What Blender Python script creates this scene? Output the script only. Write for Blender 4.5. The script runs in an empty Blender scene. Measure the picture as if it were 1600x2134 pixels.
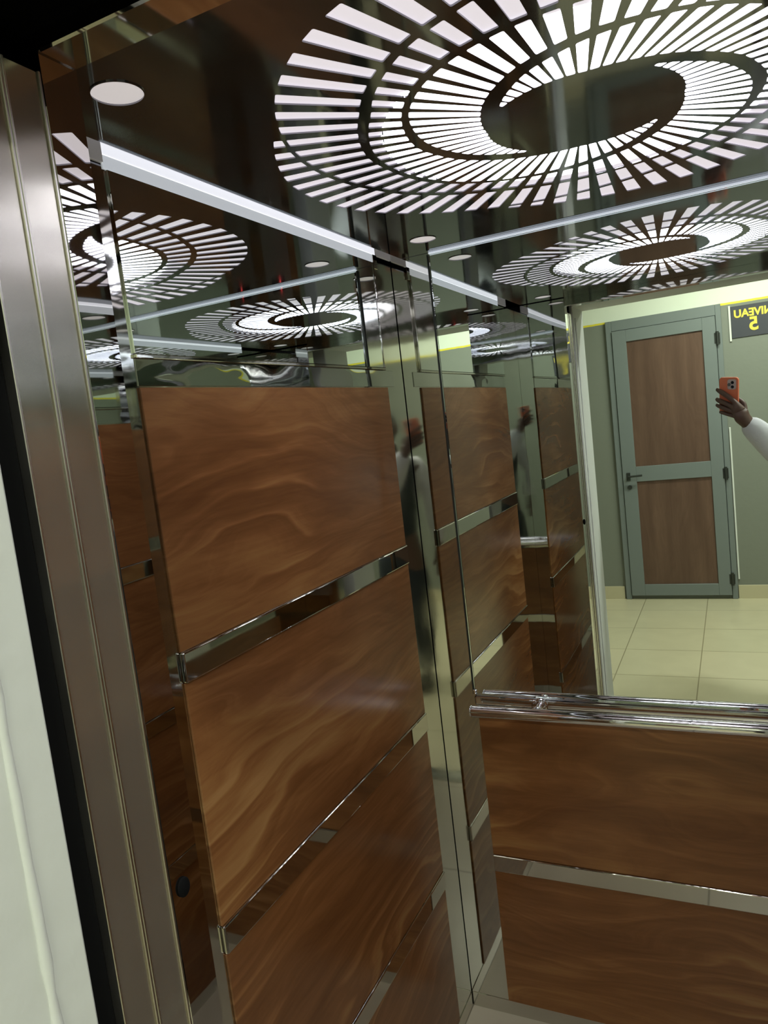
import bpy, bmesh, math, random
from mathutils import Vector, Matrix
C = bpy.context.scene.collection
S = bpy.context.scene
random.seed(4)
Z0 = 1.655                      # eye height: every rz below is measured from the camera's height

# ------------------------------------------------------------------ camera
R_ = Vector((0.89818826, 0.4241561, -0.11553985))
U_ = Vector((0.05531554, 0.15168968, 0.98687914))
F_ = Vector((-0.43611701, 0.8927944, -0.11278347))
CAM = Vector((0, 0, Z0))
cd = bpy.data.cameras.new('camera'); cam = bpy.data.objects.new('camera', cd); C.objects.link(cam)
cd.sensor_fit = 'VERTICAL'; cd.sensor_height = 24.0
cd.lens = 1525.72 / 2134 * 24.0
cd.clip_start = 0.002; cd.clip_end = 50
cam.matrix_world = Matrix(((R_.x, U_.x, -F_.x, CAM.x), (R_.y, U_.y, -F_.y, CAM.y), (R_.z, U_.z, -F_.z, CAM.z), (0, 0, 0, 1)))
S.camera = cam

# ------------------------------------------------------------------ world, exposure
w = bpy.data.worlds.new('world'); S.world = w; w.use_nodes = True
w.node_tree.nodes['Background'].inputs[0].default_value = (0.6, 0.65, 0.6, 1)
w.node_tree.nodes['Background'].inputs[1].default_value = 0.004
S.view_settings.view_transform = 'Standard'; S.view_settings.look = 'None'
S.view_settings.gamma = 1; S.view_settings.exposure = 0.0
S.view_settings.use_curve_mapping = False
cy = S.cycles
cy.use_denoising = True
try: cy.denoiser = 'OPENIMAGEDENOISE'
except Exception: pass
cy.max_bounces = 16; cy.glossy_bounces = 14; cy.diffuse_bounces = 4; cy.transmission_bounces = 6
cy.sample_clamp_indirect = 3.0; cy.sample_clamp_direct = 3.0; cy.blur_glossy = 0.3
LED_IN, LED_OUT, SPOT, STRIP_HI, STRIP_LO = 10.5, 0.72, 0.5, 0.88, 0.46
LAND_W, LAND_FILL = 42.0, 38.0

# ------------------------------------------------------------------ materials
def newmat(name):
    m = bpy.data.materials.new(name); m.use_nodes = True
    nt = m.node_tree; b = nt.nodes['Principled BSDF']
    return m, nt, b
def N(nt, t, **kw):
    n = nt.nodes.new(t)
    for k, v in kw.items():
        if k.startswith('_'): setattr(n, k[1:], v)
        else: n.inputs[k.replace('__', ' ')].default_value = v
    return n
def L(nt, a, b): nt.links.new(a, b)
def plain(name, col, rough=0.5, metal=0.0, spec=0.5, bump=0, bscale=40, coat=0, var=0):
    m, nt, b = newmat(name)
    b.inputs['Base Color'].default_value = (*col, 1); b.inputs['Roughness'].default_value = rough
    b.inputs['Metallic'].default_value = metal; b.inputs['Specular IOR Level'].default_value = spec
    b.inputs['Coat Weight'].default_value = coat; b.inputs['Coat Roughness'].default_value = 0.08
    g = N(nt, 'ShaderNodeNewGeometry')
    n = N(nt, 'ShaderNodeTexNoise', Scale=bscale, Detail=5.0); L(nt, g.outputs['Position'], n.inputs['Vector'])
    if bump:
        bp = N(nt, 'ShaderNodeBump', Strength=1.0, Distance=bump)
        L(nt, n.outputs['Fac'], bp.inputs['Height']); L(nt, bp.outputs['Normal'], b.inputs['Normal'])
    if var:
        n2 = N(nt, 'ShaderNodeTexNoise', Scale=bscale * 0.2, Detail=6.0); L(nt, g.outputs['Position'], n2.inputs['Vector'])
        mx = N(nt, 'ShaderNodeMix', _data_type='RGBA'); L(nt, n2.outputs['Fac'], mx.inputs[0])
        mx.inputs[6].default_value = (*[c * (1 - var) for c in col], 1); mx.inputs[7].default_value = (*[min(1, c * (1 + var)) for c in col], 1)
        L(nt, mx.outputs[2], b.inputs['Base Color'])
    return m
def emit(name, col, s):
    m, nt, b = newmat(name)
    b.inputs['Base Color'].default_value = (0.8, 0.8, 0.8, 1); b.inputs['Roughness'].default_value = 0.4
    b.inputs['Emission Color'].default_value = (*col, 1); b.inputs['Emission Strength'].default_value = s
    return m
def steel(name, col, rough, wave=0.0, wscale=5, metal=1.0, stretch=(1, 1, 1), fine=0.0):
    m, nt, b = newmat(name)
    b.inputs['Base Color'].default_value = (*col, 1); b.inputs['Metallic'].default_value = metal
    b.inputs['Roughness'].default_value = rough
    g = N(nt, 'ShaderNodeNewGeometry'); mp = N(nt, 'ShaderNodeMapping'); mp.inputs['Scale'].default_value = stretch
    L(nt, g.outputs['Position'], mp.inputs['Vector'])
    n = N(nt, 'ShaderNodeTexNoise', Scale=wscale, Detail=1.5, Roughness=0.4); L(nt, mp.outputs[0], n.inputs['Vector'])
    if wave:
        bp = N(nt, 'ShaderNodeBump', Strength=1.0, Distance=wave)
        L(nt, n.outputs['Fac'], bp.inputs['Height']); L(nt, bp.outputs['Normal'], b.inputs['Normal'])
    # smudges of wiped steel
    s = N(nt, 'ShaderNodeTexNoise', Scale=9.0, Detail=6.0); L(nt, g.outputs['Position'], s.inputs['Vector'])
    mr = N(nt, 'ShaderNodeMapRange'); mr.inputs[1].default_value = 0.45; mr.inputs[2].default_value = 0.8
    mr.inputs[3].default_value = rough; mr.inputs[4].default_value = rough + fine
    L(nt, s.outputs['Fac'], mr.inputs[0]); L(nt, mr.outputs[0], b.inputs['Roughness'])
    return m

M = {}
M['mirror'] = steel('mirror_glass', (0.80, 0.84, 0.82), 0.0)
M['steel'] = steel('polished_steel', (0.66, 0.66, 0.62), 0.035, wave=0.0011, wscale=4.0, fine=0.05)
M['steel_jamb'] = steel('jamb_steel', (0.66, 0.65, 0.64), 0.012, wave=0.0009, wscale=3.5, fine=0.02)
M['steel_wavy'] = steel('polished_steel_wavy', (0.62, 0.62, 0.60), 0.02, wave=0.0045, wscale=4.5, stretch=(1, 1, 2.2), fine=0.03)
M['steel_ceiling'] = steel('ceiling_steel', (0.25, 0.25, 0.28), 0.055, metal=0.92, wave=0.0004, wscale=2.5, fine=0.08)
M['strip'] = steel('strip_steel', (0.62, 0.60, 0.56), 0.03, wave=0.0002, wscale=6, fine=0.04)
M['brushed'] = steel('brushed_steel', (0.60, 0.57, 0.51), 0.22, metal=0.88, wave=0.0010, wscale=9, stretch=(1, 0.3, 2.0), fine=0.06)
_nt = M['brushed'].node_tree; _b = _nt.nodes['Principled BSDF']; _b.inputs['Anisotropic'].default_value = 0.85
_tg = _nt.nodes.new('ShaderNodeTangent'); _tg.direction_type = 'RADIAL'; _tg.axis = 'Z'; _nt.links.new(_tg.outputs[0], _b.inputs['Tangent'])
M['brushed_lip'] = steel('brushed_lip', (0.72, 0.69, 0.64), 0.28, fine=0.08)
M['chrome'] = steel('chrome', (0.86, 0.85, 0.86), 0.04)
M['black'] = plain('black_rubber', (0.004, 0.004, 0.0045), 0.9, spec=0.1)
M['dark'] = plain('dark_void', (0.003, 0.003, 0.003), 1.0, spec=0.0)
M['white_wall'] = plain('white_plaster', (0.72, 0.74, 0.70), 0.85, spec=0.2, bump=0.0015, bscale=25, var=0.06)
M['led_in'] = emit('led_lamp', (0.93, 0.93, 1.0), LED_IN)
M['led_out'] = emit('light_diffuser', (0.93, 0.86, 0.93), LED_OUT)
M['spot'] = emit('spot_lens', (1.0, 0.92, 0.92), SPOT)
M['strip_hi'] = emit('lit_wall_bright', (0.90, 0.92, 1.0), STRIP_HI)  # emission stands for light leaking onto the wall tops
M['strip_lo'] = emit('lit_wall_dim', (0.86, 0.92, 1.0), STRIP_LO)
M['strip_dim'] = emit('lit_wall_dull', (0.80, 0.76, 0.78), 0.10)
M['strip_mid'] = emit('lit_wall_pale', (0.80, 0.88, 1.0), 0.62)
M['red'] = emit('red_segment', (1.0, 0.02, 0.02), 3.0)

def wood(name, axis, cols, vert=False, rough=0.22, sc=1.0):
    m, nt, b = newmat(name)
    g = N(nt, 'ShaderNodeNewGeometry'); sp = N(nt, 'ShaderNodeSeparateXYZ'); L(nt, g.outputs['Position'], sp.inputs[0])
    u, v = (sp.outputs[axis], sp.outputs['Z'])
    if vert: u, v = v, u
    def comb(us, vs, wv):
        a = N(nt, 'ShaderNodeMath', _operation='MULTIPLY'); L(nt, u, a.inputs[0]); a.inputs[1].default_value = us
        c = N(nt, 'ShaderNodeMath', _operation='MULTIPLY'); L(nt, v, c.inputs[0]); c.inputs[1].default_value = vs
        o = N(nt, 'ShaderNodeCombineXYZ'); L(nt, a.outputs[0], o.inputs[0]); L(nt, c.outputs[0], o.inputs[1]); o.inputs[2].default_value = wv
        return o.outputs[0]
    warp = N(nt, 'ShaderNodeTexNoise', Scale=1.0, Detail=3.0, Roughness=0.55); L(nt, comb(0.9 * sc, 2.6 * sc, 1.3), warp.inputs['Vector'])
    wm = N(nt, 'ShaderNodeVectorMath', _operation='SCALE'); wm.inputs['Scale'].default_value = 2.3 if not vert else 0.4
    L(nt, warp.outputs['Color'], wm.inputs[0])
    ad = N(nt, 'ShaderNodeVectorMath', _operation='ADD'); L(nt, comb(0.6 * sc, 6.5 * sc, 0.0), ad.inputs[0]); L(nt, wm.outputs[0], ad.inputs[1])
    n = N(nt, 'ShaderNodeTexNoise', Scale=1.0, Detail=5.0, Roughness=0.55); L(nt, ad.outputs[0], n.inputs['Vector'])
    # thin flowing lighter streaks
    w2 = N(nt, 'ShaderNodeTexNoise', Scale=1.0, Detail=2.5, Roughness=0.5); L(nt, comb(1.1, 3.2, 4.4), w2.inputs['Vector'])
    w3 = N(nt, 'ShaderNodeTexNoise', Scale=1.0, Detail=2.0, Roughness=0.5); L(nt, comb(3.0, 12.0, 2.2), w3.inputs['Vector'])
    p1 = N(nt, 'ShaderNodeMath', _operation='MULTIPLY'); L(nt, v, p1.inputs[0]); p1.inputs[1].default_value = 17.0
    p2 = N(nt, 'ShaderNodeMath', _operation='MULTIPLY_ADD'); L(nt, w2.outputs['Fac'], p2.inputs[0]); p2.inputs[1].default_value = 9.0; L(nt, p1.outputs[0], p2.inputs[2])
    p3 = N(nt, 'ShaderNodeMath', _operation='MULTIPLY_ADD'); L(nt, w3.outputs['Fac'], p3.inputs[0]); p3.inputs[1].default_value = 1.6; L(nt, p2.outputs[0], p3.inputs[2])
    ab = N(nt, 'ShaderNodeMath', _operation='FRACT'); L(nt, p3.outputs[0], ab.inputs[0])
    st = N(nt, 'ShaderNodeValToRGB'); se = st.color_ramp.elements; se[0].position = 0.0; se[0].color = (0.05, 0.05, 0.05, 1); se[1].position = 1.0; se[1].color = (0.05, 0.05, 0.05, 1)
    for p_, c_ in ((0.13, 1.0), (0.38, 0.45), (0.75, 0.12)):
        q_ = se.new(p_); q_.color = (c_, c_, c_, 1)
    L(nt, ab.outputs[0], st.inputs[0])
    # fine grain lines that follow the figure
    g1 = N(nt, 'ShaderNodeMath', _operation='MULTIPLY'); L(nt, p3.outputs[0], g1.inputs[0]); g1.inputs[1].default_value = 3.1
    g2 = N(nt, 'ShaderNodeCombineXYZ'); L(nt, g1.outputs[0], g2.inputs[0]); g3 = N(nt, 'ShaderNodeMath', _operation='MULTIPLY'); L(nt, u, g3.inputs[0]); g3.inputs[1].default_value = 2.5; L(nt, g3.outputs[0], g2.inputs[1])
    gn = N(nt, 'ShaderNodeTexNoise', Scale=1.0, Detail=4.0, Roughness=0.6); L(nt, g2.outputs[0], gn.inputs['Vector'])
    gm = N(nt, 'ShaderNodeMapRange'); gm.inputs[3].default_value = -0.2; gm.inputs[4].default_value = 0.2; L(nt, gn.outputs['Fac'], gm.inputs[0])
    n3 = N(nt, 'ShaderNodeTexNoise', Scale=1.0, Detail=1.0); L(nt, comb(2.6, 4.0, 7.7), n3.inputs['Vector'])
    ms = N(nt, 'ShaderNodeMapRange'); ms.inputs[1].default_value = 0.44; ms.inputs[2].default_value = 0.66; ms.inputs[3].default_value = 0.05; ms.inputs[4].default_value = (0.34 if not vert else 0.05)
    L(nt, n3.outputs['Fac'], ms.inputs[0])
    sm_ = N(nt, 'ShaderNodeMath', _operation='MULTIPLY'); L(nt, st.outputs[0], sm_.inputs[0]); L(nt, ms.outputs[0], sm_.inputs[1])
    fn = N(nt, 'ShaderNodeTexNoise', Scale=1.0, Detail=4.0); L(nt, comb(6, 160, 0.5), fn.inputs['Vector'])
    sg_ = N(nt, 'ShaderNodeMath', _operation='ADD'); L(nt, sm_.outputs[0], sg_.inputs[0]); L(nt, gm.outputs[0], sg_.inputs[1])
    sm_ = sg_
    mx = N(nt, 'ShaderNodeMath', _operation='ADD'); L(nt, n.outputs['Fac'], mx.inputs[0]); L(nt, sm_.outputs[0], mx.inputs[1])
    m2 = N(nt, 'ShaderNodeMix'); m2.inputs[0].default_value = 0.14; L(nt, mx.outputs[0], m2.inputs[2]); L(nt, fn.outputs['Fac'], m2.inputs[3])
    cr = N(nt, 'ShaderNodeValToRGB'); e = cr.color_ramp.elements
    pos = [0.25, 0.42, 0.54, 0.66, 0.85]
    e[0].position = pos[0]; e[0].color = (*cols[0], 1); e[1].position = pos[-1]; e[1].color = (*cols[-1], 1)
    for p, c in zip(pos[1:-1], cols[1:-1]):
        q = e.new(p); q.color = (*c, 1)
    L(nt, m2.outputs[0], cr.inputs[0]); L(nt, cr.outputs[0], b.inputs['Base Color'])
    b.inputs['Roughness'].default_value = rough; b.inputs['Specular IOR Level'].default_value = 0.45
    return m
WC = [(0.135, 0.051, 0.017), (0.190, 0.076, 0.025), (0.245, 0.101, 0.034), (0.32, 0.145, 0.050), (0.43, 0.225, 0.085)]
M['wood_side'] = wood('side_wood_laminate', 'Y', WC)
M['wood_back'] = wood('back_wood_laminate', 'X', WC)
WD = [(0.085, 0.047, 0.032), (0.11, 0.060, 0.041), (0.125, 0.070, 0.048), (0.145, 0.082, 0.056), (0.18, 0.105, 0.075)]
M['wood_door'] = wood('door_wood_infill', 'X', WD, vert=True, rough=0.4, sc=2.0)

# painted landing wall: white above a yellow line, grey green below
def landing_paint():
    m, nt, b = newmat('landing_paint')
    g = N(nt, 'ShaderNodeNewGeometry'); sp = N(nt, 'ShaderNodeSeparateXYZ'); L(nt, g.outputs['Position'], sp.inputs[0])
    cr = N(nt, 'ShaderNodeValToRGB'); cr.color_ramp.interpolation = 'CONSTANT'
    mr = N(nt, 'ShaderNodeMapRange'); mr.inputs[1].default_value = 0.0; mr.inputs[2].default_value = 4.0
    nz = N(nt, 'ShaderNodeTexNoise', Scale=20.0, Detail=3.0); L(nt, g.outputs['Position'], nz.inputs['Vector'])
    m3 = N(nt, 'ShaderNodeMath', _operation='MULTIPLY_ADD'); L(nt, nz.outputs['Fac'], m3.inputs[0]); m3.inputs[1].default_value = 0.006; L(nt, sp.outputs['Z'], m3.inputs[2])
    L(nt, m3.outputs[0], mr.inputs[0]); L(nt, mr.outputs[0], cr.inputs[0])
    e = cr.color_ramp.elements
    zy = (Z0 + 0.617) / 4; zt = (Z0 + 0.638) / 4
    e[0].position = 0; e[0].color = (0.20, 0.215, 0.18, 1); e[1].position = zy; e[1].color = (0.78, 0.66, 0.05, 1)
    q = e.new(zt); q.color = (0.75, 0.80, 0.68, 1)
    L(nt, cr.outputs[0], b.inputs['Base Color']); b.inputs['Roughness'].default_value = 0.55
    bp = N(nt, 'ShaderNodeBump', Strength=0.6, Distance=0.002); L(nt, nz.outputs['Fac'], bp.inputs['Height']); L(nt, bp.outputs['Normal'], b.inputs['Normal'])
    return m
M['paint'] = landing_paint()
def tiles(name, ox, oy, wx, wy, c1, c2, grout):
    m, nt, b = newmat(name)
    g = N(nt, 'ShaderNodeNewGeometry'); mp = N(nt, 'ShaderNodeMapping'); mp.inputs['Location'].default_value = (-ox, -oy, 0)
    L(nt, g.outputs['Position'], mp.inputs['Vector'])
    br = N(nt, 'ShaderNodeTexBrick', Scale=1.0); br.offset = 0.0; br.squash = 1.0
    br.inputs['Mortar Size'].default_value = 0.0035; br.inputs['Mortar Smooth'].default_value = 0.2
    br.inputs['Brick Width'].default_value = wx; br.inputs['Row Height'].default_value = wy
    br.inputs['Color1'].default_value = (*c1, 1); br.inputs['Color2'].default_value = (*c2, 1); br.inputs['Mortar'].default_value = (*grout, 1)
    L(nt, mp.outputs[0], br.inputs['Vector'])
    nz = N(nt, 'ShaderNodeTexNoise', Scale=3.0, Detail=6.0, Distortion=1.0); L(nt, g.outputs['Position'], nz.inputs['Vector'])
    mr = N(nt, 'ShaderNodeMapRange'); mr.inputs[3].default_value = 0.86; mr.inputs[4].default_value = 1.1; L(nt, nz.outputs['Fac'], mr.inputs[0])
    vm = N(nt, 'ShaderNodeVectorMath', _operation='SCALE'); L(nt, br.outputs['Color'], vm.inputs[0]); L(nt, mr.outputs[0], vm.inputs['Scale'])
    L(nt, vm.outputs[0], b.inputs['Base Color']); b.inputs['Roughness'].default_value = 0.28
    return m
M['tile'] = tiles('floor_tiles', -0.267, -0.952, 0.472, 0.484, (0.62, 0.56, 0.38), (0.60, 0.55, 0.37), (0.33, 0.29, 0.18))
M['cabin_floor'] = tiles('cabin_floor_tiles', -0.762, 0.58, 0.60, 0.60, (0.50, 0.45, 0.34), (0.48, 0.43, 0.33), (0.25, 0.22, 0.16))
M['skirt'] = plain('skirting_tile', (0.55, 0.50, 0.34), 0.4, var=0.08, bscale=12)
M['door_grey'] = plain('door_grey_green', (0.178, 0.205, 0.202), 0.42, bump=0.0003)
M['dark_metal'] = plain('dark_metal', (0.05, 0.055, 0.05), 0.4, metal=0.6)
M['sign'] = plain('sign_board', (0.045, 0.047, 0.060), 0.5)
M['yellow'] = plain('sign_yellow', (0.75, 0.62, 0.08), 0.5)
M['skin'] = plain('brown_skin', (0.095, 0.046, 0.034), 0.5, bump=0.0003, bscale=300, var=0.1)
M['nail'] = plain('finger_nail', (0.50, 0.36, 0.28), 0.3)
M['hair'] = plain('black_hair', (0.01, 0.009, 0.008), 0.8, bump=0.003, bscale=200)
M['shirt'] = plain('white_cloth', (0.60, 0.59, 0.64), 0.9, bump=0.004, bscale=18)
M['vest'] = plain('dark_cloth', (0.02, 0.024, 0.03), 0.9, bump=0.003, bscale=20)
M['orange'] = plain('orange_case', (0.80, 0.20, 0.10), 0.4)
M['camera_plate'] = plain('camera_plate', (0.55, 0.42, 0.42), 0.25)
M['lens'] = plain('lens_glass', (0.01, 0.01, 0.02), 0.05, coat=1)
M['eye'] = plain('eye_white', (0.6, 0.58, 0.55), 0.2)

# ------------------------------------------------------------------ mesh helpers
class MB:
    def __init__(s): s.bm = bmesh.new()
    def box(s, x0, x1, y0, y1, z0, z1, bev=0.0, seg=1):
        t = bmesh.new()
        bmesh.ops.create_cube(t, size=1)
        for v in t.verts: v.co = Vector(((x0 + x1) / 2 + v.co.x * (x1 - x0), (y0 + y1) / 2 + v.co.y * (y1 - y0), (z0 + z1) / 2 + v.co.z * (z1 - z0)))
        if bev: bmesh.ops.bevel(t, geom=t.edges[:], offset=bev, segments=seg, affect='EDGES', profile=0.5)
        s.add(t); return s
    def add(s, t):
        me = bpy.data.meshes.new('t'); t.to_mesh(me); s.bm.from_mesh(me); bpy.data.meshes.remove(me); t.free()
    def cyl(s, a, b, r, r2=None, n=24, bev=0):
        a, b = Vector(a), Vector(b); t = bmesh.new()
        bmesh.ops.create_cone(t, cap_ends=True, segments=n, radius1=r, radius2=r if r2 is None else r2, depth=(b - a).length)
        q = (b - a).to_track_quat('Z', 'Y'); bmesh.ops.transform(t, matrix=Matrix.Translation((a + b) / 2) @ q.to_matrix().to_4x4(), verts=t.verts)
        if bev: bmesh.ops.bevel(t, geom=[e for e in t.edges if len(e.link_faces) == 2 and e.calc_face_angle() > 1], offset=bev, segments=3, affect='EDGES', profile=0.5)
        s.add(t); return s
    def sph(s, c, r, sx=1, sy=1, sz=1, n=16):
        t = bmesh.new(); bmesh.ops.create_uvsphere(t, u_segments=n * 2, v_segments=n, radius=r)
        for v in t.verts: v.co = Vector((v.co.x * sx, v.co.y * sy, v.co.z * sz)) + Vector(c)
        s.add(t); return s
def mesh_obj(name, bm_or_me, mat, parent=None, smooth=False, origin=None):
    if isinstance(bm_or_me, MB): me = bpy.data.meshes.new(name); bm_or_me.bm.to_mesh(me); bm_or_me.bm.free()
    else: me = bm_or_me; me.name = name
    o = bpy.data.objects.new(name, me); C.objects.link(o)
    me.materials.clear(); me.materials.append(mat)
    if smooth:
        for p in me.polygons: p.use_smooth = True
    if parent is not None:
        o.parent = parent
        w = Vector(parent.location); q = parent.parent
        while q is not None: w += Vector(q.location); q = q.parent
        off = w
    else:
        xs = [v.co for v in me.vertices]
        mn = [min(c[i] for c in xs) for i in range(3)]; mxx = [max(c[i] for c in xs) for i in range(3)]
        off = Vector(((mn[0] + mxx[0]) / 2, (mn[1] + mxx[1]) / 2, mn[2])) if origin is None else Vector(origin)
        o.location = off
    me.transform(Matrix.Translation(-off)); me.update()
    return o
def tag(o, label, cat, group=None):
    o['label'] = label; o['category'] = cat
    if group: o['group'] = group
    return o
def struct(o): o['kind'] = 'structure'; return o
def empty(name, loc):
    o = bpy.data.objects.new(name, None); C.objects.link(o); o.location = loc; o.empty_display_size = 0.05; return o
def bx(name, x0, x1, y0, y1, z0, z1, mat, parent=None, bev=0.0, seg=1):
    return mesh_obj(name, MB().box(x0, x1, y0, y1, z0 + Z0, z1 + Z0, bev, seg), M[mat], parent)   # z relative to the eye
FL = -Z0

# key planes (metres, x and y from the camera)
XL, XR, YB, YF = -0.762, 0.406, 1.764, 0.582
JX, JR = -0.563, 0.207
ZC = 0.4165

# ------------------------------------------------------------------ structure: lift cabin
T = 0.03
struct(bx('wall_left', XL - T, XL, 0.535, YB - 0.0013, FL, 0.47, 'steel'))
struct(bx('wall_back', XL + 0.0013, XR, YB, YB + T, FL, 0.47, 'steel'))
struct(bx('wall_right', XR, XR + T, 0.535, YB, FL, 0.47, 'steel'))
struct(bx('wall_front', XL, JX, 0.5365, YF, FL, ZC - 0.002, 'steel_jamb', bev=0.0006))
struct(bx('wall_front', JR, XR, 0.5365, YF, FL, ZC - 0.002, 'steel', bev=0.002))
struct(bx('trim_1', JX, JR, 0.5365, YF, 0.383, ZC + 0.03, 'steel', bev=0.002))
struct(bx('floor', XL - T, XR + T, 0.427, YB + T, FL - 0.04, FL, 'cabin_floor'))
# dark seam where the two wall sheets meet in the corner
struct(bx('trim_2', XL - 0.02, XL + 0.0012, YB - 0.0012, YB + 0.01, FL + 0.001, ZC - 0.001, 'dark'))
# floor plinth plates
struct(bx('baseboard_back', XL + 0.004, XR, YB - 0.0015, YB, FL, FL + 0.042, 'strip', bev=0.0005))
struct(bx('baseboard_left', XL, XL + 0.0015, YF, YB - 0.004, FL, FL + 0.042, 'strip', bev=0.0005))

# ceiling sheet with the spiral of slots cut through it
SC = 0.9641
CX, CY = -0.1716, 1.155
def interp(t, tab):
    if t <= tab[0][0]: return tab[0][1]
    for (a, b), (c, d) in zip(tab, tab[1:]):
        if t <= c: return b + (d - b) * (t - a) / (c - a)
    return tab[-1][1]
ARM = [(-6, .456), (0, .450), (10, .437), (20, .424), (30, .411), (40, .397), (49, .388), (60, .372), (70, .358), (78, .346), (90, .339), (107, .334), (118, .326), (137, .32), (150, .308), (168, .285), (180, .27), (197, .253), (208, .235), (219, .22), (232, .199), (245, .181), (259, .164), (271, .153), (287, .142)]
WID = [(0, .006), (17, .008), (25, .010), (47, .012), (78, .017), (107, .013), (118, .010), (137, .014), (168, .010), (180, .014), (197, .022), (232, .028), (290, .028)]
ROUT = [(-6, .462), (0, .465), (8, .472), (20, .487), (36, .499), (48, .499), (57, .491), (70, .475), (82, .457), (96, .437)]
HOLE = 0.143
PH = [208, 118, 28, 298]
def arm_out(k, phi, tref): return interp(tref, ARM)
def slots():
    out = []
    for s in range(60):
        phi = (6 * s + 4) % 360
        ts = []
        for p in PH:
            t = (p - phi) % 360
            if t > 354: t -= 360
            ts.append(t)
        cand = [t for t in ts if -1 <= t <= 287]
        tout = min(t for t in ts if t >= -1)
        bands = sorted([(interp(t, ARM) - interp(max(t, 0), WID), interp(t, ARM), t) for t in cand])
        segs = []; lo = ('h', 0); lor = HOLE
        for b in bands:
            if b[1] <= HOLE: continue
            if b[0] > lor: segs.append((lo, ('i', b[2])))
            lo = ('o', b[2]); lor = max(lor, b[1])
        segs.append((lo, ('x', tout)))
        def ev(c, d):                      # radius of a boundary at d degrees from the mid ray
            kind, t = c
            t = t - d
            if kind == 'h': return HOLE
            if kind == 'o': return max(HOLE, interp(t, ARM))
            if kind == 'i': return interp(t, ARM) - interp(max(t, 0), WID)
            return interp(t, ROUT)
        for a, b in segs:
            ra, rb = ev(a, 0), ev(b, 0)
            if rb - ra < 0.004: continue
            P = []
            for c, sg in ((a, -1), (b, -1), (b, 1), (a, 1)):
                r = ev(c, 0)
                d = sg * math.degrees((0.0057 + 0.0442 * r) / 2 / r)
                P.append((ev(c, d), d, r))
            if P[1][0] - P[0][0] < 0.0015 or P[2][0] - P[3][0] < 0.0015: continue
            pts = []
            for r, d, _ in P:
                hw = (0.0057 + 0.0442 * r) / 2
                a2 = math.radians(phi) + math.copysign(math.asin(hw / r), d)
                r = r * SC
                pts.append(Vector((CX + r * math.cos(a2), CY + r * math.sin(a2))))
            # rounded corners
            q = []; n = len(pts)
            for i in range(n):
                p0, p1, p2 = pts[i - 1], pts[i], pts[(i + 1) % n]
                l1, l2 = (p0 - p1).length, (p2 - p1).length
                c = min(0.0022, l1 * 0.3, l2 * 0.3)
                u, v = (p0 - p1).normalized(), (p2 - p1).normalized()
                q += [p1 + u * c, p1 + (u + v) * c * 0.32, p1 + v * c]
            out.append(q)
    return out
def cut_sheet(name, outline, holes, z, ext):
    cu = bpy.data.curves.new('c', 'CURVE'); cu.dimensions = '2D'; cu.fill_mode = 'BOTH'; cu.extrude = ext
    for loop in [outline] + holes:
        sp = cu.splines.new('POLY'); sp.points.add(len(loop) - 1)
        for p, v in zip(sp.points, loop): p.co = (v[0], v[1], 0, 1)
        sp.use_cyclic_u = True
    o = bpy.data.objects.new('c', cu); C.objects.link(o)
    bpy.context.view_layer.update()
    dg = bpy.context.evaluated_depsgraph_get()
    me = bpy.data.meshes.new_from_object(o.evaluated_get(dg)); bpy.data.objects.remove(o)
    me.transform(Matrix.Translation((0, 0, z)))
    return me
SP = [(-0.617, 0.696), (-0.617, 1.629), (0.274, 0.696), (0.274, 1.629)]
circ = lambda x, y, r, n=48: [(x + r * math.cos(i * 2 * math.pi / n), y + r * math.sin(i * 2 * math.pi / n)) for i in range(n)]
outline = [(XL + 0.031, YF + 0.002), (XR - 0.031, YF + 0.002), (XR - 0.031, YB - 0.003), (XL + 0.031, YB - 0.003)]
me = cut_sheet('ceiling', outline, slots() + [circ(x, y, 0.0302) for x, y in SP], Z0 + ZC + 0.001, 0.001)
struct(mesh_obj('ceiling', me, M['steel_ceiling']))
# opaque lid over the light boxes
struct(bx('ceiling', XL - T, XR + T, 0.535, YB + T, 0.475, 0.49, 'dark'))

# the light behind the slots
cl = tag(empty('ceiling_light', (CX, CY, Z0 + ZC + 0.004)), 'large round spiral of white glowing slots in the steel ceiling of the lift', 'ceiling light')
def ring(r0, r1, z0, z1, n=96):
    mb = MB(); bm = mb.bm
    if r0 == 0:
        lo = [bm.verts.new((CX + r1 * math.cos(i * 2 * math.pi / n), CY + r1 * math.sin(i * 2 * math.pi / n), z0)) for i in range(n)]
        hi = [bm.verts.new((v.co.x, v.co.y, z1)) for v in lo]
        bm.faces.new(lo[::-1]); bm.faces.new(hi)
        for i in range(n): bm.faces.new((lo[i], lo[(i + 1) % n], hi[(i + 1) % n], hi[i]))
    else:
        rows = []
        for r, z in ((r0, z0), (r1, z0), (r1, z1), (r0, z1)):
            rows.append([bm.verts.new((CX + r * math.cos(i * 2 * math.pi / n), CY + r * math.sin(i * 2 * math.pi / n), z)) for i in range(n)])
        for a in range(4):
            A, B = rows[a], rows[(a + 1) % 4]
            for i in range(n): bm.faces.new((A[i], B[i], B[(i + 1) % n], A[(i + 1) % n]))
    return mb
zl = Z0 + ZC + 0.0045
o = mesh_obj('diffuser', ring(0.292, 0.51, zl, zl + 0.004), M['led_out'], cl); o['label'] = 'dimmer outer diffuser behind the slots'
o = mesh_obj('led_lamp', ring(0.0, 0.290, zl, zl + 0.006), M['led_in'], cl); o['label'] = 'bright white lamp behind the inner slots'

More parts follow.
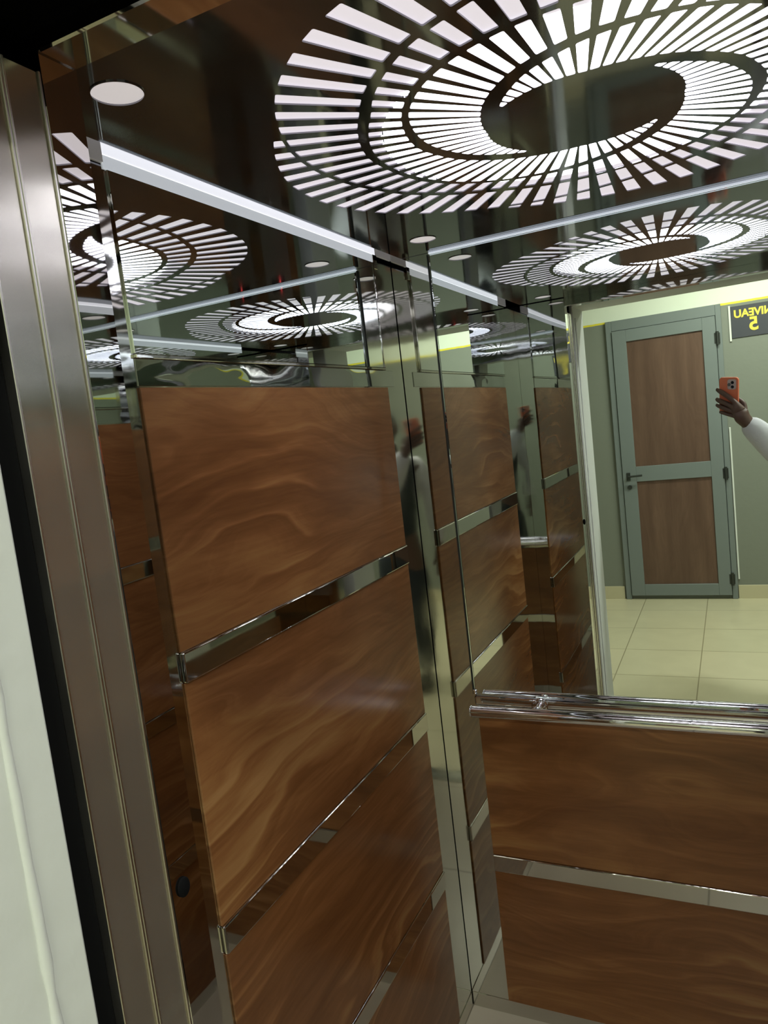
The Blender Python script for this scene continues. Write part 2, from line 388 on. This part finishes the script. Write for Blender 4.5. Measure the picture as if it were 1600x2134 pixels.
names = ['left front corner of the ceiling, nearest the camera', 'back left corner of the ceiling near the mirror edge',
         'right front corner of the ceiling', 'back right corner of the ceiling']
for i, (x, y) in enumerate(SP):
    t = tag(empty('spotlight', (x, y, Z0 + ZC)), 'small round pale spotlight in the ' + names[i], 'spotlight', 'small ceiling spotlights')
    mesh_obj('lens', MB().cyl((x, y, Z0 + ZC + 0.001), (x, y, Z0 + ZC + 0.005), 0.0300, n=48), M['spot'], t)
    rr = MB(); bm = rr.bm; rows = []
    for r, z in ((0.0295, -0.0012), (0.0312, -0.0012), (0.0312, 0.0002), (0.0295, 0.0002)):
        rows.append([bm.verts.new((x + r * math.cos(k * math.pi / 24), y + r * math.sin(k * math.pi / 24), Z0 + ZC + z)) for k in range(48)])
    for a in range(4):
        A, B = rows[a], rows[(a + 1) % 4]
        for k in range(48): bm.faces.new((A[k], B[k], B[(k + 1) % 48], A[(k + 1) % 48]))
    mesh_obj('rim', rr, M['steel_ceiling'], t)

# glowing strips stand in for wall tops lit by light leaking round the ceiling
t = tag(empty('lit_wall_strip', (XL, 1.23, Z0 + 0.398)), 'long glowing band for the lit top of the left wall under the ceiling', 'lit wall strip')
bx('lens', XL + 0.0, XL + 0.0035, 0.808, 1.668, 0.4168, 0.455, 'strip_hi', t, bev=0.0008)['label'] = 'bright upper half'  # glow of the wall seen through the ceiling gap, no real lamp
bx('lit_wall_lower', XL + 0.0, XL + 0.0025, 0.808, 1.652, 0.398, 0.4166, 'strip_lo', t, bev=0.0005)['label'] = 'duller lower half'
bx('wall_end', XL, XL + 0.0030, 1.6682, YB - 0.002, 0.4168, 0.455, 'strip_dim', t)['label'] = 'faintly glowing dull end'
bx('wall_end', XL, XL + 0.0030, 0.7, 0.8078, 0.4060, 0.455, 'strip_dim', t)['label'] = 'faintly glowing dull end'
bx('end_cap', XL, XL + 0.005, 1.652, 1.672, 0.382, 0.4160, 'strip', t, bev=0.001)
t = tag(empty('lit_wall_strip', (XR, 1.23, Z0 + 0.398)), 'glowing band for the lit top of the right wall', 'lit wall strip')  # same glowing stand-in for lit wall, repeated on the right
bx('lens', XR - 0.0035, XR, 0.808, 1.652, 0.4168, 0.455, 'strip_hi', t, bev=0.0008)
bx('lit_wall_lower', XR - 0.0025, XR, 0.808, 1.652, 0.398, 0.4163, 'strip_lo', t, bev=0.0005)
t = tag(bx('lit_wall_strip', -0.656, 0.300, YB - 0.006, YB, 0.4120, 0.4164, 'strip_mid', bev=0.001), 'thin pale blue glowing band for the lit edge above the large mirror of the back wall', 'lit wall strip')  # glow put in for the lit wall edge over the mirror

# ------------------------------------------------------------------ wall dressing
PY0, PY1 = 0.812, 1.655
zz = [(0.098, -0.295), (-0.343, -0.736), (-0.784, -1.175), (-1.223, -1.612)]
order = ['topmost', 'second from top', 'third from top', 'lowest']
for side, X, sg in (('left', XL, 1), ('right', XR, -1)):
    for i, (a, b) in enumerate(zz):
        x0, x1 = sorted((X, X + sg * 0.004))
        o = bx('wood_panel', x0, x1, PY0, PY1, b, a, 'wood_side', bev=0.0008)
        tag(o, f'brown wavy grained wood panel on the {side} wall, {order[i]} in its column', 'wall panel', f'wood panels on the {side} wall')
    for i in range(3):
        zt = zz[i][1]; zb = zz[i + 1][0]
        x0, x1 = sorted((X, X + sg * 0.0085))
        o = bx('steel_strip', x0, x1, PY0, PY1, zb + 0.0005, zt - 0.0005, 'strip', bev=0.0028, seg=4)
        tag(o, f'{["upper", "middle", "lower"][i]} horizontal polished steel strip between wood panels on the {side} wall', 'metal strip', f'steel strips on the {side} wall')
    # mirror band above the panels
    x0, x1 = sorted((X, X + sg * 0.004))
    t = tag(empty('wall_mirror', (X, 1.23, Z0 + 0.142)), f'long low mirror band on the {side} wall above the top wood panel', 'mirror')
    bx('glass', x0, x1, PY0, 1.645, 0.146, 0.397, 'mirror', t, bev=0.0006)
    x0, x1 = sorted((X, X + sg * 0.006))
    bx('edge_trim', x0, x1, PY0, 1.652, 0.1395, 0.1455, 'strip', t, bev=0.001)
    bx('edge_trim', x0, x1, 1.6455, 1.652, 0.146, 0.397, 'strip', t, bev=0.001)
    x0, x1 = sorted((X, X + sg * 0.0015))
    t = bx('steel_band', x0, x1, PY0, 1.70, 0.1, 0.139, 'steel_wavy', bev=0.0004)
    tag(t, f'narrow rippled steel band on the {side} wall between mirror and top wood panel', 'metal strip')
# back wall
BX0, BX1 = -0.652, 0.296
for i, (a, b) in enumerate([(-0.784, -1.175), (-1.223, -1.612)]):
    o = bx('wood_panel', BX0, BX1, YB - 0.004, YB, b, a, 'wood_back', bev=0.0008)
    tag(o, ['dark brown wavy grained wood panel on the back wall directly under the handrail', 'brown wood panel at the foot of the back wall above the floor plinth'][i], 'wall panel', 'wood panels on the back wall')
o = bx('steel_strip', BX0, BX1, YB - 0.0065, YB, -0.7835, -0.7535, 'strip', bev=0.0016, seg=2)
tag(o, 'horizontal steel strip on the back wall behind and just below the handrail', 'metal strip', 'steel strips on the back wall')
o = bx('steel_strip', BX0, BX1, YB - 0.0085, YB, -1.2225, -1.1755, 'strip', bev=0.0028, seg=4)
tag(o, 'bright horizontal steel strip between the two wood panels of the back wall', 'metal strip', 'steel strips on the back wall')
# big mirror
t = tag(empty('wall_mirror', (-0.18, YB, Z0 - 0.75)), 'large tall mirror on the back wall above the handrail, reflecting the landing', 'mirror')
bx('glass', -0.656, 0.300, YB - 0.006, YB, -0.722, 0.4115, 'mirror', t, bev=0.0035)
bx('edge_seal', -0.6615, -0.6568, YB - 0.005, YB, -0.722, 0.4115, 'dark_metal', t, bev=0.001)
bx('bottom_channel', -0.656, 0.300, YB - 0.014, YB, -0.749, -0.7225, 'chrome', t, bev=0.006, seg=4)['label'] = 'rounded chrome channel under the glass'
bx('corner_clip', -0.659, -0.650, YB - 0.010, YB, -0.722, -0.708, 'chrome', t, bev=0.002, seg=2)

# handrail
t = tag(empty('handrail', (-0.18, YB, Z0 - 0.745)), 'round chrome handrail across the back wall below the mirror', 'handrail')
ry, rz = YB - 0.062, Z0 - 0.745
mesh_obj('rail', MB().cyl((-0.648, ry, rz), (0.292, ry, rz), 0.0155, n=40, bev=0.004), M['chrome'], t, smooth=True)
for x in (-0.482, 0.126):
    b = mesh_obj('bracket', MB().cyl((x, YB - 0.014, rz + 0.004), (x, ry, rz + 0.002), 0.009, 0.0075, n=24).sph((x, ry + 0.016, rz + 0.004), 0.0125), M['chrome'], t, smooth=True)
    mesh_obj('flange', MB().cyl((x, YB - 0.020, rz + 0.004), (x, YB - 0.013, rz + 0.004), 0.019, 0.022, n=32, bev=0.002), M['chrome'], b, smooth=False)
for x in (-0.6495, 0.2935):
    mesh_obj('end_cap', MB().sph((x, ry, rz), 0.0150, sx=0.28, n=12), M['chrome'], t, smooth=True)

# control panel on the inside of the right front wall (seen only in the mirrors)
t = tag(empty('control_panel', (0.31, YF, Z0 - 0.6)), 'brushed steel lift control panel with a small red floor display', 'control panel')
bx('plate', 0.245, 0.375, YF, YF + 0.004, -0.75, 0.22, 'brushed', t, bev=0.001)
d = bx('display', 0.275, 0.345, YF + 0.004, YF + 0.006, 0.10, 0.165, 'black', t, bev=0.001)
bx('segment', 0.296, 0.301, YF + 0.006, YF + 0.0068, 0.136, 0.156, 'red', d); bx('segment', 0.296, 0.301, YF + 0.006, YF + 0.0068, 0.110, 0.130, 'red', d)
for i in range(6):
    mesh_obj('button', MB().cyl((0.31, YF + 0.004, Z0 - 0.1 - 0.07 * i), (0.31, YF + 0.008, Z0 - 0.1 - 0.07 * i), 0.014, n=24, bev=0.001), M['chrome'], t)

# ------------------------------------------------------------------ lift doors, slid open to the left
def leaf(name, y0, y1, label):
    t = tag(empty(name, (JX - 0.30, (y0 + y1) / 2, 0.0)), label, 'lift door')
    bx('door_panel', JX - 0.60, JX - 0.0015, y0 + 0.003, y1 - 0.003, FL + 0.006, 0.365, 'brushed', t, bev=0.001)
    bx('edge_lip', JX - 0.03, JX + 0.0006, y0, y0 + 0.0030, FL + 0.006, 0.365, 'brushed_lip', t, bev=0.0006)
    bx('edge_lip', JX - 0.03, JX + 0.0006, y1 - 0.0030, y1, FL + 0.006, 0.365, 'brushed_lip', t, bev=0.0006)
leaf('car_door', 0.4935, 0.5355, 'brushed steel door leaf edge next to the polished cabin door post')
leaf('landing_door', 0.4520, 0.4932, 'brushed steel door leaf edge next to the black gap by the white wall')
struct(bx('trim_3', JX - 0.30, JX - 0.012, 0.4275, 0.4515, FL, 0.40, 'black'))
struct(bx('trim_4', JX - 0.7, JR + 0.7, 0.4275, 0.5364, 0.40, 0.52, 'dark'))  # black block stands for the unlit shaft gap above the door leaves
struct(bx('trim_5', JX - 0.65, JR + 0.65, 0.4275, 0.5350, FL, FL + 0.004, 'brushed'))

tag(mesh_obj('black_oval', MB().sph((JX + 0.0015, 0.553, Z0 - 0.464), 0.011, 0.35, 0.8, 1.0, 12), M['black'], smooth=True), 'small black oval bump low on the polished cabin door post', 'dark oval')  # black oval, a flattened sphere on the post
# ------------------------------------------------------------------ landing
k = 0.9916
YW = -2.766
HT = 1.25
wn = MB()
wn.box(-1.75, JX, 0.20, 0.427, 0, Z0 + HT, 0.004)
wn.box(JR, 2.2, 0.20, 0.427, 0, Z0 + HT, 0.004)
wn.box(JX, JR, 0.20, 0.427, Z0 + 0.40, Z0 + HT)
struct(mesh_obj('wall_near', wn, M['white_wall']))
# plaster bead down the reveal
bm = MB(); zs = [i * 0.03 for i in range(0, 68)]; rows = []
for z in zs:
    rr = 0.0048 + random.uniform(-0.0008, 0.0012); ox = random.uniform(-0.0006, 0.0006)
    rows.append([bm.bm.verts.new((JX + ox + rr * 0.8 * math.cos(a), 0.384 + rr * math.sin(a), z)) for a in [i * math.pi / 5 for i in range(10)]])
for A, B in zip(rows, rows[1:]):
    for i in range(10): bm.bm.faces.new((A[i], A[(i + 1) % 10], B[(i + 1) % 10], B[i]))
bm.bm.faces.new(rows[0][::-1]); bm.bm.faces.new(rows[-1])
struct(mesh_obj('trim_6', bm, M['white_wall'], smooth=True))
struct(bx('wall_far', -1.75, 2.2, YW - 0.15, YW, FL, HT, 'paint'))
struct(bx('wall_landing_left', -1.9, -1.75, YW - 0.15, 0.427, FL, HT, 'paint'))
struct(bx('wall_landing_right', 2.2, 2.35, YW - 0.15, 0.427, FL, HT, 'paint'))
struct(bx('floor', -1.75, 2.2, YW, 0.427, FL - 0.04, FL, 'tile'))
struct(bx('ceiling', -1.9, 2.35, YW - 0.15, 0.427, HT, HT + 0.1, 'white_wall'))
struct(bx('baseboard_far', -1.75, -0.905, YW, YW + 0.012, FL, -1.548, 'skirt', bev=0.001))
struct(bx('baseboard_far', -0.040, 2.2, YW, YW + 0.012, FL, -1.548, 'skirt', bev=0.001))
# opposite door
d = struct(empty('door_1', (-0.47, YW, 0)))
def fr(name, x0, x1, z0, z1, y0, y1, mat, par, bev=0.003): return bx(name, x0 * k, x1 * k, YW + y0, YW + y1, z0 * k, z1 * k, mat, par, bev)
fr('frame_post', -0.900, -0.855, -1.655 / k, 0.642, 0.001, 0.030, 'door_grey', d)
fr('frame_post', -0.085, -0.045, -1.655 / k, 0.642, 0.001, 0.030, 'door_grey', d)
fr('frame_head', -0.855, -0.085, 0.560, 0.642, 0.001, 0.030, 'door_grey', d)
lf = MB()
for x0, x1, z0, z1 in ((-0.852, -0.745, -1.655, 0.557), (-0.182, -0.088, -1.655, 0.557), (-0.745, -0.182, 0.463, 0.557), (-0.745, -0.182, -0.674, -0.550), (-0.745, -0.182, -1.655, -1.540)):
    lf.box(x0 * k, x1 * k, YW + 0.001, YW + 0.042, z0 * k + Z0 + (0.02 if z0 < -1.6 else 0), z1 * k + Z0, 0.002)
mesh_obj('door_leaf', lf, M['door_grey'], d)
fr('wood_infill', -0.746, -0.181, -0.552, 0.465, 0.001, 0.028, 'wood_door', d, 0)
fr('wood_infill', -0.746, -0.181, -1.542, -0.672, 0.001, 0.028, 'wood_door', d, 0)
h = mesh_obj('handle', MB().box(-0.815, -0.785, YW + 0.042, YW + 0.048, Z0 - 0.655, Z0 - 0.59, 0.002).cyl((-0.80, YW + 0.046, Z0 - 0.62), (-0.80, YW + 0.085, Z0 - 0.62), 0.008).cyl((-0.80, YW + 0.085, Z0 - 0.62), (-0.69, YW + 0.085, Z0 - 0.615), 0.008, n=16), M['dark_metal'], d)
mesh_obj('lock', MB().cyl((-0.795, YW + 0.042, Z0 - 0.71), (-0.795, YW + 0.052, Z0 - 0.71), 0.017, n=20), M['dark_metal'], d)
for z in (0.385, -0.65, -1.49):
    mesh_obj('hinge', MB().cyl((-0.078, YW + 0.048, Z0 + z - 0.05), (-0.078, YW + 0.048, Z0 + z + 0.05), 0.011, n=16).box(-0.10, -0.06, YW + 0.030, YW + 0.045, Z0 + z - 0.04, Z0 + z + 0.04, 0.002), M['dark_metal'], d)
# pale strips for the chipped plaster wall edge beside the door
tag(bx('plaster_strip', -0.038, -0.026, YW, YW + 0.012, -1.50, -0.30, 'white_wall', bev=0.002), 'thin pale vertical plaster strip on the grey wall right of the wooden door', 'cable duct')
tag(bx('plaster_strip', 0.006, 0.020, YW, YW + 0.012, 0.345, 0.610, 'white_wall', bev=0.002), 'short white plaster strip beside the level sign', 'cable duct')
# level sign
t = tag(empty('level_sign', (0.165, YW, Z0 + 0.371)), 'dark grey sign with yellow NIVEAU 5 lettering on the landing wall', 'sign')
bx('board', 0.022, 0.318, YW + 0.001, YW + 0.008, 0.366, 0.601, 'sign', t, bev=0.002)
def text(body, x, z, size, mat, parent, sx=1.0, bold=0.0):
    cu = bpy.data.curves.new('t', 'FONT'); cu.body = body; cu.size = size; cu.extrude = 0.0012; cu.align_x = 'CENTER'; cu.align_y = 'CENTER'; cu.offset = bold
    o = bpy.data.objects.new('t', cu); C.objects.link(o); bpy.context.view_layer.update()
    me = bpy.data.meshes.new_from_object(o.evaluated_get(bpy.context.evaluated_depsgraph_get())); bpy.data.objects.remove(o)
    # reads left to right for somebody looking towards -y
    me.transform(Matrix.Translation((x, YW + 0.0094, Z0 + z)) @ Matrix(((-sx, 0, 0, 0), (0, 0, 1, 0), (0, 1, 0, 0), (0, 0, 0, 1))))
    return mesh_obj('lettering', me, M[mat], parent)
text('NIVEAU', 0.172, 0.540, 0.078, 'yellow', t, 0.95, 0.003)
text('5', 0.172, 0.452, 0.135, 'yellow', t, 1.0, 0.004)
# landing lamp
t = tag(empty('landing_lamp', (0.3, -1.85, Z0 + HT)), 'white tube lamp on the landing ceiling', 'lamp')
bx('housing', -0.35, 0.95, -1.91, -1.79, HT - 0.05, HT, 'white_wall', t, bev=0.004)
la = bpy.data.lights.new('tube_light', 'AREA'); la.shape = 'RECTANGLE'; la.size = 1.2; la.size_y = 0.12; la.energy = LAND_W; la.color = (0.95, 1.0, 0.83)
lo = bpy.data.objects.new('tube_light', la); C.objects.link(lo); lo.parent = t; lo.location = (0, 0, -0.055)

t['label'] = 'white tube lamp on the landing ceiling near the wooden door'
t = tag(empty('landing_lamp', (1.0, -0.45, Z0 + HT)), 'unseen white tube lamp added on the landing ceiling close to the lift', 'lamp')  # second lamp, added to brighten the white wall by the lift
bx('housing', 0.7, 1.3, -0.50, -0.40, HT - 0.05, HT, 'white_wall', t, bev=0.004)
lb = bpy.data.lights.new('tube_light', 'AREA'); lb.shape = 'RECTANGLE'; lb.size = 0.55; lb.size_y = 0.1; lb.energy = LAND_FILL; lb.color = (0.95, 1.0, 0.90)
lo = bpy.data.objects.new('tube_light', lb); C.objects.link(lo); lo.parent = t; lo.location = (0, 0, -0.055)

# ------------------------------------------------------------------ person holding the phone
DU = 0.021                       # the lower lens of the phone is the one taking the picture
def W(r, u, f): return CAM + R_ * r + U_ * (u + DU) + F_ * f
def skin(chains, sub=2, root=0):
    """chains: list of lists of (co, radius[, radius_y]); shared joints when coordinates coincide."""
    vs, rs, es = [], [], []
    def idx(c, r):
        for i, v in enumerate(vs):
            if (v - c).length < 1e-5: return i
        vs.append(c); rs.append(r); return len(vs) - 1
    for ch in chains:
        prev = None
        for p in ch:
            i = idx(Vector(p[0]), (p[1], p[2] if len(p) > 2 else p[1]))
            if prev is not None and i != prev: es.append((prev, i))
            prev = i
    me = bpy.data.meshes.new('s'); me.from_pydata([tuple(v) for v in vs], es, [])
    o = bpy.data.objects.new('s', me); C.objects.link(o)
    m = o.modifiers.new('skin', 'SKIN'); m.use_smooth_shade = True
    if not me.skin_vertices: me.attributes  # layer is made by the modifier below
    if not me.skin_vertices:
        bm2 = bmesh.new(); bm2.from_mesh(me); bm2.verts.layers.skin.verify(); bm2.to_mesh(me); bm2.free()
    for i, r in enumerate(rs):
        me.skin_vertices[0].data[i].radius = r; me.skin_vertices[0].data[i].use_root = (i == root)
    s = o.modifiers.new('sub', 'SUBSURF'); s.levels = sub; s.render_levels = sub
    bpy.context.view_layer.update()
    out = bpy.data.meshes.new_from_object(o.evaluated_get(bpy.context.evaluated_depsgraph_get()))
    bpy.data.objects.remove(o)
    return out
HC = Vector((0.38, -0.52, 0))            # feet centre
def A(x, y, z): return Vector((x, y, Z0 + z))
sh_r, sh_l = A(0.50, -0.40, -0.26), A(0.26, -0.66, -0.26)
neck = A(0.375, -0.54, -0.20); chest = A(0.38, -0.53, -0.36); belly = A(0.38, -0.53, -0.58); hip = A(0.38, -0.53, -0.76)
wrist = W(0.048, -0.157, -0.004); elbow = A(0.255, -0.15, -0.40)
person = tag(empty('person', (HC.x, HC.y, 0)), 'person in a white sleeve holding up an orange phone on the landing', 'person')
# hand joints in phone coordinates (right, up, forward)
palm = W(0.034, -0.134, -0.004); pc = W(0.022, -0.112, -0.001)
idx_f = [(pc, .023, .028), (W(0.020, -0.086, 0.007), .0118), (W(-0.012, -0.058, 0.0075), .0108), (W(-0.042, -0.040, 0.006), .0116), (W(-0.0655, -0.030, -0.002), .0088), (W(-0.0665, -0.028, -0.009), .006)]
mid_f = [(pc, .023, .028), (W(0.010, -0.104, 0.007), .0120), (W(-0.022, -0.088, 0.0075), .0112), (W(-0.048, -0.079, 0.006), .0116), (W(-0.0665, -0.073, -0.002), .0108), (W(-0.068, -0.071, -0.011), .0064)]
rng_f = [(palm, .027, .036), (W(0.010, -0.124, 0.007), .0116), (W(-0.022, -0.112, 0.0075), .0108), (W(-0.048, -0.103, 0.006), .0098), (W(-0.0665, -0.098, -0.002), .0090), (W(-0.067, -0.096, -0.010), .006)]
pnk_f = [(palm, .027, .036), (W(0.016, -0.143, 0.006), .0108), (W(-0.012, -0.137, 0.007), .0080), (W(-0.036, -0.130, 0.005), .0088), (W(-0.055, -0.127, 0.0), .006)]
thb_f = [(palm, .027, .036), (W(0.047, -0.120, -0.022), .0125), (W(0.036, -0.092, -0.030), .0108), (W(0.014, -0.074, -0.026), .0095), (W(-0.006, -0.066, -0.025), .0078)]
lh = A(0.20, -0.70, -0.84); lw = A(0.20, -0.70, -0.76); le = A(0.20, -0.72, -0.54)
def lf_(dx, dy, l, r): return [(lh, .018), (lh + Vector((dx, dy, -0.035)), r), (lh + Vector((dx * 1.1, dy + 0.006, -0.035 - l * .5)), r * .9), (lh + Vector((dx * 1.0, dy + 0.018, -0.035 - l)), r * .7)]
chains = [
    [(hip, .12, .10), (belly, .12, .095), (chest, .14, .10), (neck, .058), (A(0.372, -0.515, -0.13), .052), (A(0.370, -0.505, -0.09), .060)],
    [(chest, .14, .10), (sh_r, .055), (A(0.38, -0.28, -0.335), .045), (elbow, .038), (A(0.17, -0.09, -0.295), .036), (wrist, .025, .031), (palm, .027, .036), (pc, .023, .028)],
    [(chest, .14, .10), (sh_l, .055), (A(0.22, -0.70, -0.40), .045), (le, .038), (A(0.20, -0.71, -0.64), .034), (lw, .023), (lh, .018, .026)],
    idx_f, mid_f, rng_f, pnk_f, thb_f,
    lf_(-0.005, 0.030, .062, .009), lf_(-0.004, 0.010, .070, .0095), lf_(-0.003, -0.010, .064, .009), lf_(-0.002, -0.028, .050, .008),
    [(lh, .018), (lh + Vector((0.01, 0.038, 0.0)), .011), (lh + Vector((0.012, 0.055, -0.03)), .009)],
    [(hip, .12, .10), (A(0.46, -0.55, -0.84), .088), (A(0.47, -0.53, -1.17), .058), (A(0.47, -0.56, -1.36), .050), (A(0.47, -0.57, -1.58), .034), (A(0.47, -0.50, -1.625), .026)],
    [(hip, .12, .10), (A(0.30, -0.55, -0.84), .088), (A(0.29, -0.53, -1.17), .058), (A(0.29, -0.56, -1.36), .050), (A(0.29, -0.57, -1.58), .034), (A(0.29, -0.50, -1.625), .026)],
]
body = skin(chains)
# head shaped from a sphere with a face, joined to the body mesh
hb = bmesh.new(); hb.from_mesh(body)
th = bmesh.new(); bmesh.ops.create_uvsphere(th, u_segments=32, v_segments=24, radius=1)
for v in th.verts:
    x, y, z = v.co
    wx = 0.076 * (1 - 0.22 * max(0, -z) ** 1.5); p = Vector((x * wx, y * 0.097, z * 0.118))
    if y > 0.3:
        f = (y - 0.3) / 0.7
        p.y += 0.022 * math.exp(-(x / 0.16) ** 2 - ((z + 0.12) / 0.22) ** 2) * f          # nose
        p.y += 0.008 * math.exp(-(x / 0.30) ** 2 - ((z + 0.42) / 0.09) ** 2) * f          # lips
        p.y -= 0.009 * (math.exp(-((abs(x) - 0.38) / 0.16) ** 2 - ((z - 0.06) / 0.13) ** 2)) * f   # sockets
        p.y += 0.005 * math.exp(-((z - 0.25) / 0.1) ** 2) * f
    if abs(x) > 0.85 and abs(z) < 0.28: p.x += math.copysign(0.010, x)                      # ears
    v.co = p
rot = Matrix.Rotation(math.radians(28), 4, 'Z')
hc = A(0.372, -0.49, 0.0)
bmesh.ops.transform(th, matrix=Matrix.Translation(hc) @ rot, verts=th.verts)
tmp = bpy.data.meshes.new('t'); th.to_mesh(tmp); th.free(); hb.from_mesh(tmp); bpy.data.meshes.remove(tmp)
hb.to_mesh(body); hb.free()
bo = mesh_obj('body', body, M['skin'], person, smooth=True)
# nails
for c in (W(-0.071, -0.0285, -0.009), W(-0.0735, -0.0715, -0.010), W(-0.072, -0.0965, -0.010)):
    mesh_obj('fingernail', MB().sph(c, 0.0042, 0.5, 0.9, 0.8, 8), M['nail'], person, smooth=True)
for s in (-1, 1):
    mesh_obj('eye', MB().sph(hc + rot @ Vector((s * 0.030, 0.083, 0.006)), 0.011, n=10), M['eye'], person, smooth=True)
hr = bmesh.new(); bmesh.ops.create_uvsphere(hr, u_segments=32, v_segments=20, radius=1)
bmesh.ops.delete(hr, geom=[v for v in hr.verts if v.co.z < -0.35 or (v.co.y > 0.45 and v.co.z < 0.55)], context='VERTS')
for v in hr.verts: v.co = Vector((v.co.x * 0.081, v.co.y * 0.102, v.co.z * 0.124))
bmesh.ops.transform(hr, matrix=Matrix.Translation(hc) @ rot, verts=hr.verts)
hm = MB(); hm.add(hr); ho = mesh_obj('hair', hm, M['hair'], person, smooth=True)
sm = ho.modifiers.new('solid', 'SOLIDIFY'); sm.thickness = 0.008
# clothes
cuff = wrist + (elbow - wrist).normalized() * 0.006
fore = A(0.17, -0.09, -0.295)
sleeve = skin([[(hip + Vector((0, 0, 0.02)), .135, .112), (belly, .138, .110), (chest, .155, .112), (neck + Vector((0, 0, -0.01)), .072)],
               [(chest, .155, .112), (sh_r, .070), (A(0.38, -0.28, -0.335), .066), (elbow, .080), (fore, .070), (cuff, .046)],
               [(chest, .155, .112), (sh_l, .070), (A(0.22, -0.70, -0.40), .060), (le, .052), (A(0.20, -0.71, -0.64), .046), (lw, .034)]])
mesh_obj('shirt', sleeve, M['shirt'], person, smooth=True)
vest = skin([[(hip + Vector((0, 0, 0.0)), .145, .122), (belly, .148, .122), (chest + Vector((0, 0, -0.02)), .162, .125), (chest + Vector((0, 0, 0.10)), .13, .10), (neck + Vector((0, 0, -0.01)), .078)], [(chest + Vector((0, 0, 0.10)), .13, .10), (sh_r, .078)], [(chest + Vector((0, 0, 0.10)), .13, .10), (sh_l, .078)]])
mesh_obj('waistcoat', vest, M['vest'], person, smooth=True)
tr = skin([[(hip + Vector((0, 0, 0.03)), .135, .115), (hip + Vector((0, 0, -0.02)), .135, .115), (A(0.46, -0.55, -0.86), .102), (A(0.47, -0.53, -1.17), .078), (A(0.47, -0.56, -1.57), .062)],
           [(hip + Vector((0, 0, -0.02)), .135, .115), (A(0.30, -0.55, -0.86), .102), (A(0.29, -0.53, -1.17), .078), (A(0.29, -0.56, -1.57), .062)]])
mesh_obj('trousers', tr, M['vest'], person, smooth=True)
for x in (0.47, 0.29):
    mesh_obj('shoe', MB().sph((x, -0.51, 0.045), 0.05, 0.95, 2.6, 0.9, 12), M['black'], person, smooth=True)

# phone
t = tag(empty('phone', W(-0.018, -0.060, -0.009)), 'orange phone with a cluster of camera lenses, held up by the hand', 'phone')
def oriented(mb, name, mat, parent, smooth=False):
    mtx = Matrix(((R_.x, U_.x, F_.x, CAM.x + U_.x * DU), (R_.y, U_.y, F_.y, CAM.y + U_.y * DU), (R_.z, U_.z, F_.z, CAM.z + U_.z * DU), (0, 0, 0, 1)))
    bmesh.ops.transform(mb.bm, matrix=mtx, verts=mb.bm.verts)
    bmesh.ops.recalc_face_normals(mb.bm, faces=mb.bm.faces)
    return mesh_obj(name, mb, M[mat], parent, smooth)
def slab(x0, x1, y0, y1, z0, z1, r, n=6, e=0.0015):
    mb = MB(); bm = mb.bm; pts = []
    for cx, cy_, a0 in ((x1 - r, y1 - r, 0), (x0 + r, y1 - r, 90), (x0 + r, y0 + r, 180), (x1 - r, y0 + r, 270)):
        for i in range(n + 1):
            a = math.radians(a0 + 90 * i / n); pts.append((cx + r * math.cos(a), cy_ + r * math.sin(a), math.cos(a), math.sin(a)))
    rows = [[bm.verts.new((p[0] - p[2] * o, p[1] - p[3] * o, z)) for p in pts] for z, o in ((z0, e), (z0 + e, 0), (z1 - e, 0), (z1, e))]
    for A_, B_ in zip(rows, rows[1:]):
        for i in range(len(pts)): bm.faces.new((A_[i], A_[(i + 1) % len(pts)], B_[(i + 1) % len(pts)], B_[i]))
    bm.faces.new(rows[0][::-1]); bm.faces.new(rows[-1]); return mb
oriented(slab(-0.058, 0.024, -0.138, 0.022, -0.0150, -0.0060, 0.013), 'case', 'orange', t)
oriented(slab(-0.055, 0.021, -0.135, 0.019, -0.0158, -0.0148, 0.011), 'screen', 'lens', t)
pl = oriented(slab(-0.022, 0.016, -0.030, 0.014, -0.0062, -0.0040, 0.009), 'camera_plate', 'camera_plate', t)
for x, y in ((0.0, 0.0), (0.0, -0.0185), (-0.014, -0.009)):
    oriented(MB().cyl((x, y, -0.0042), (x, y, -0.0022), 0.0068, n=24, bev=0.0005), 'lens', 'lens', pl)
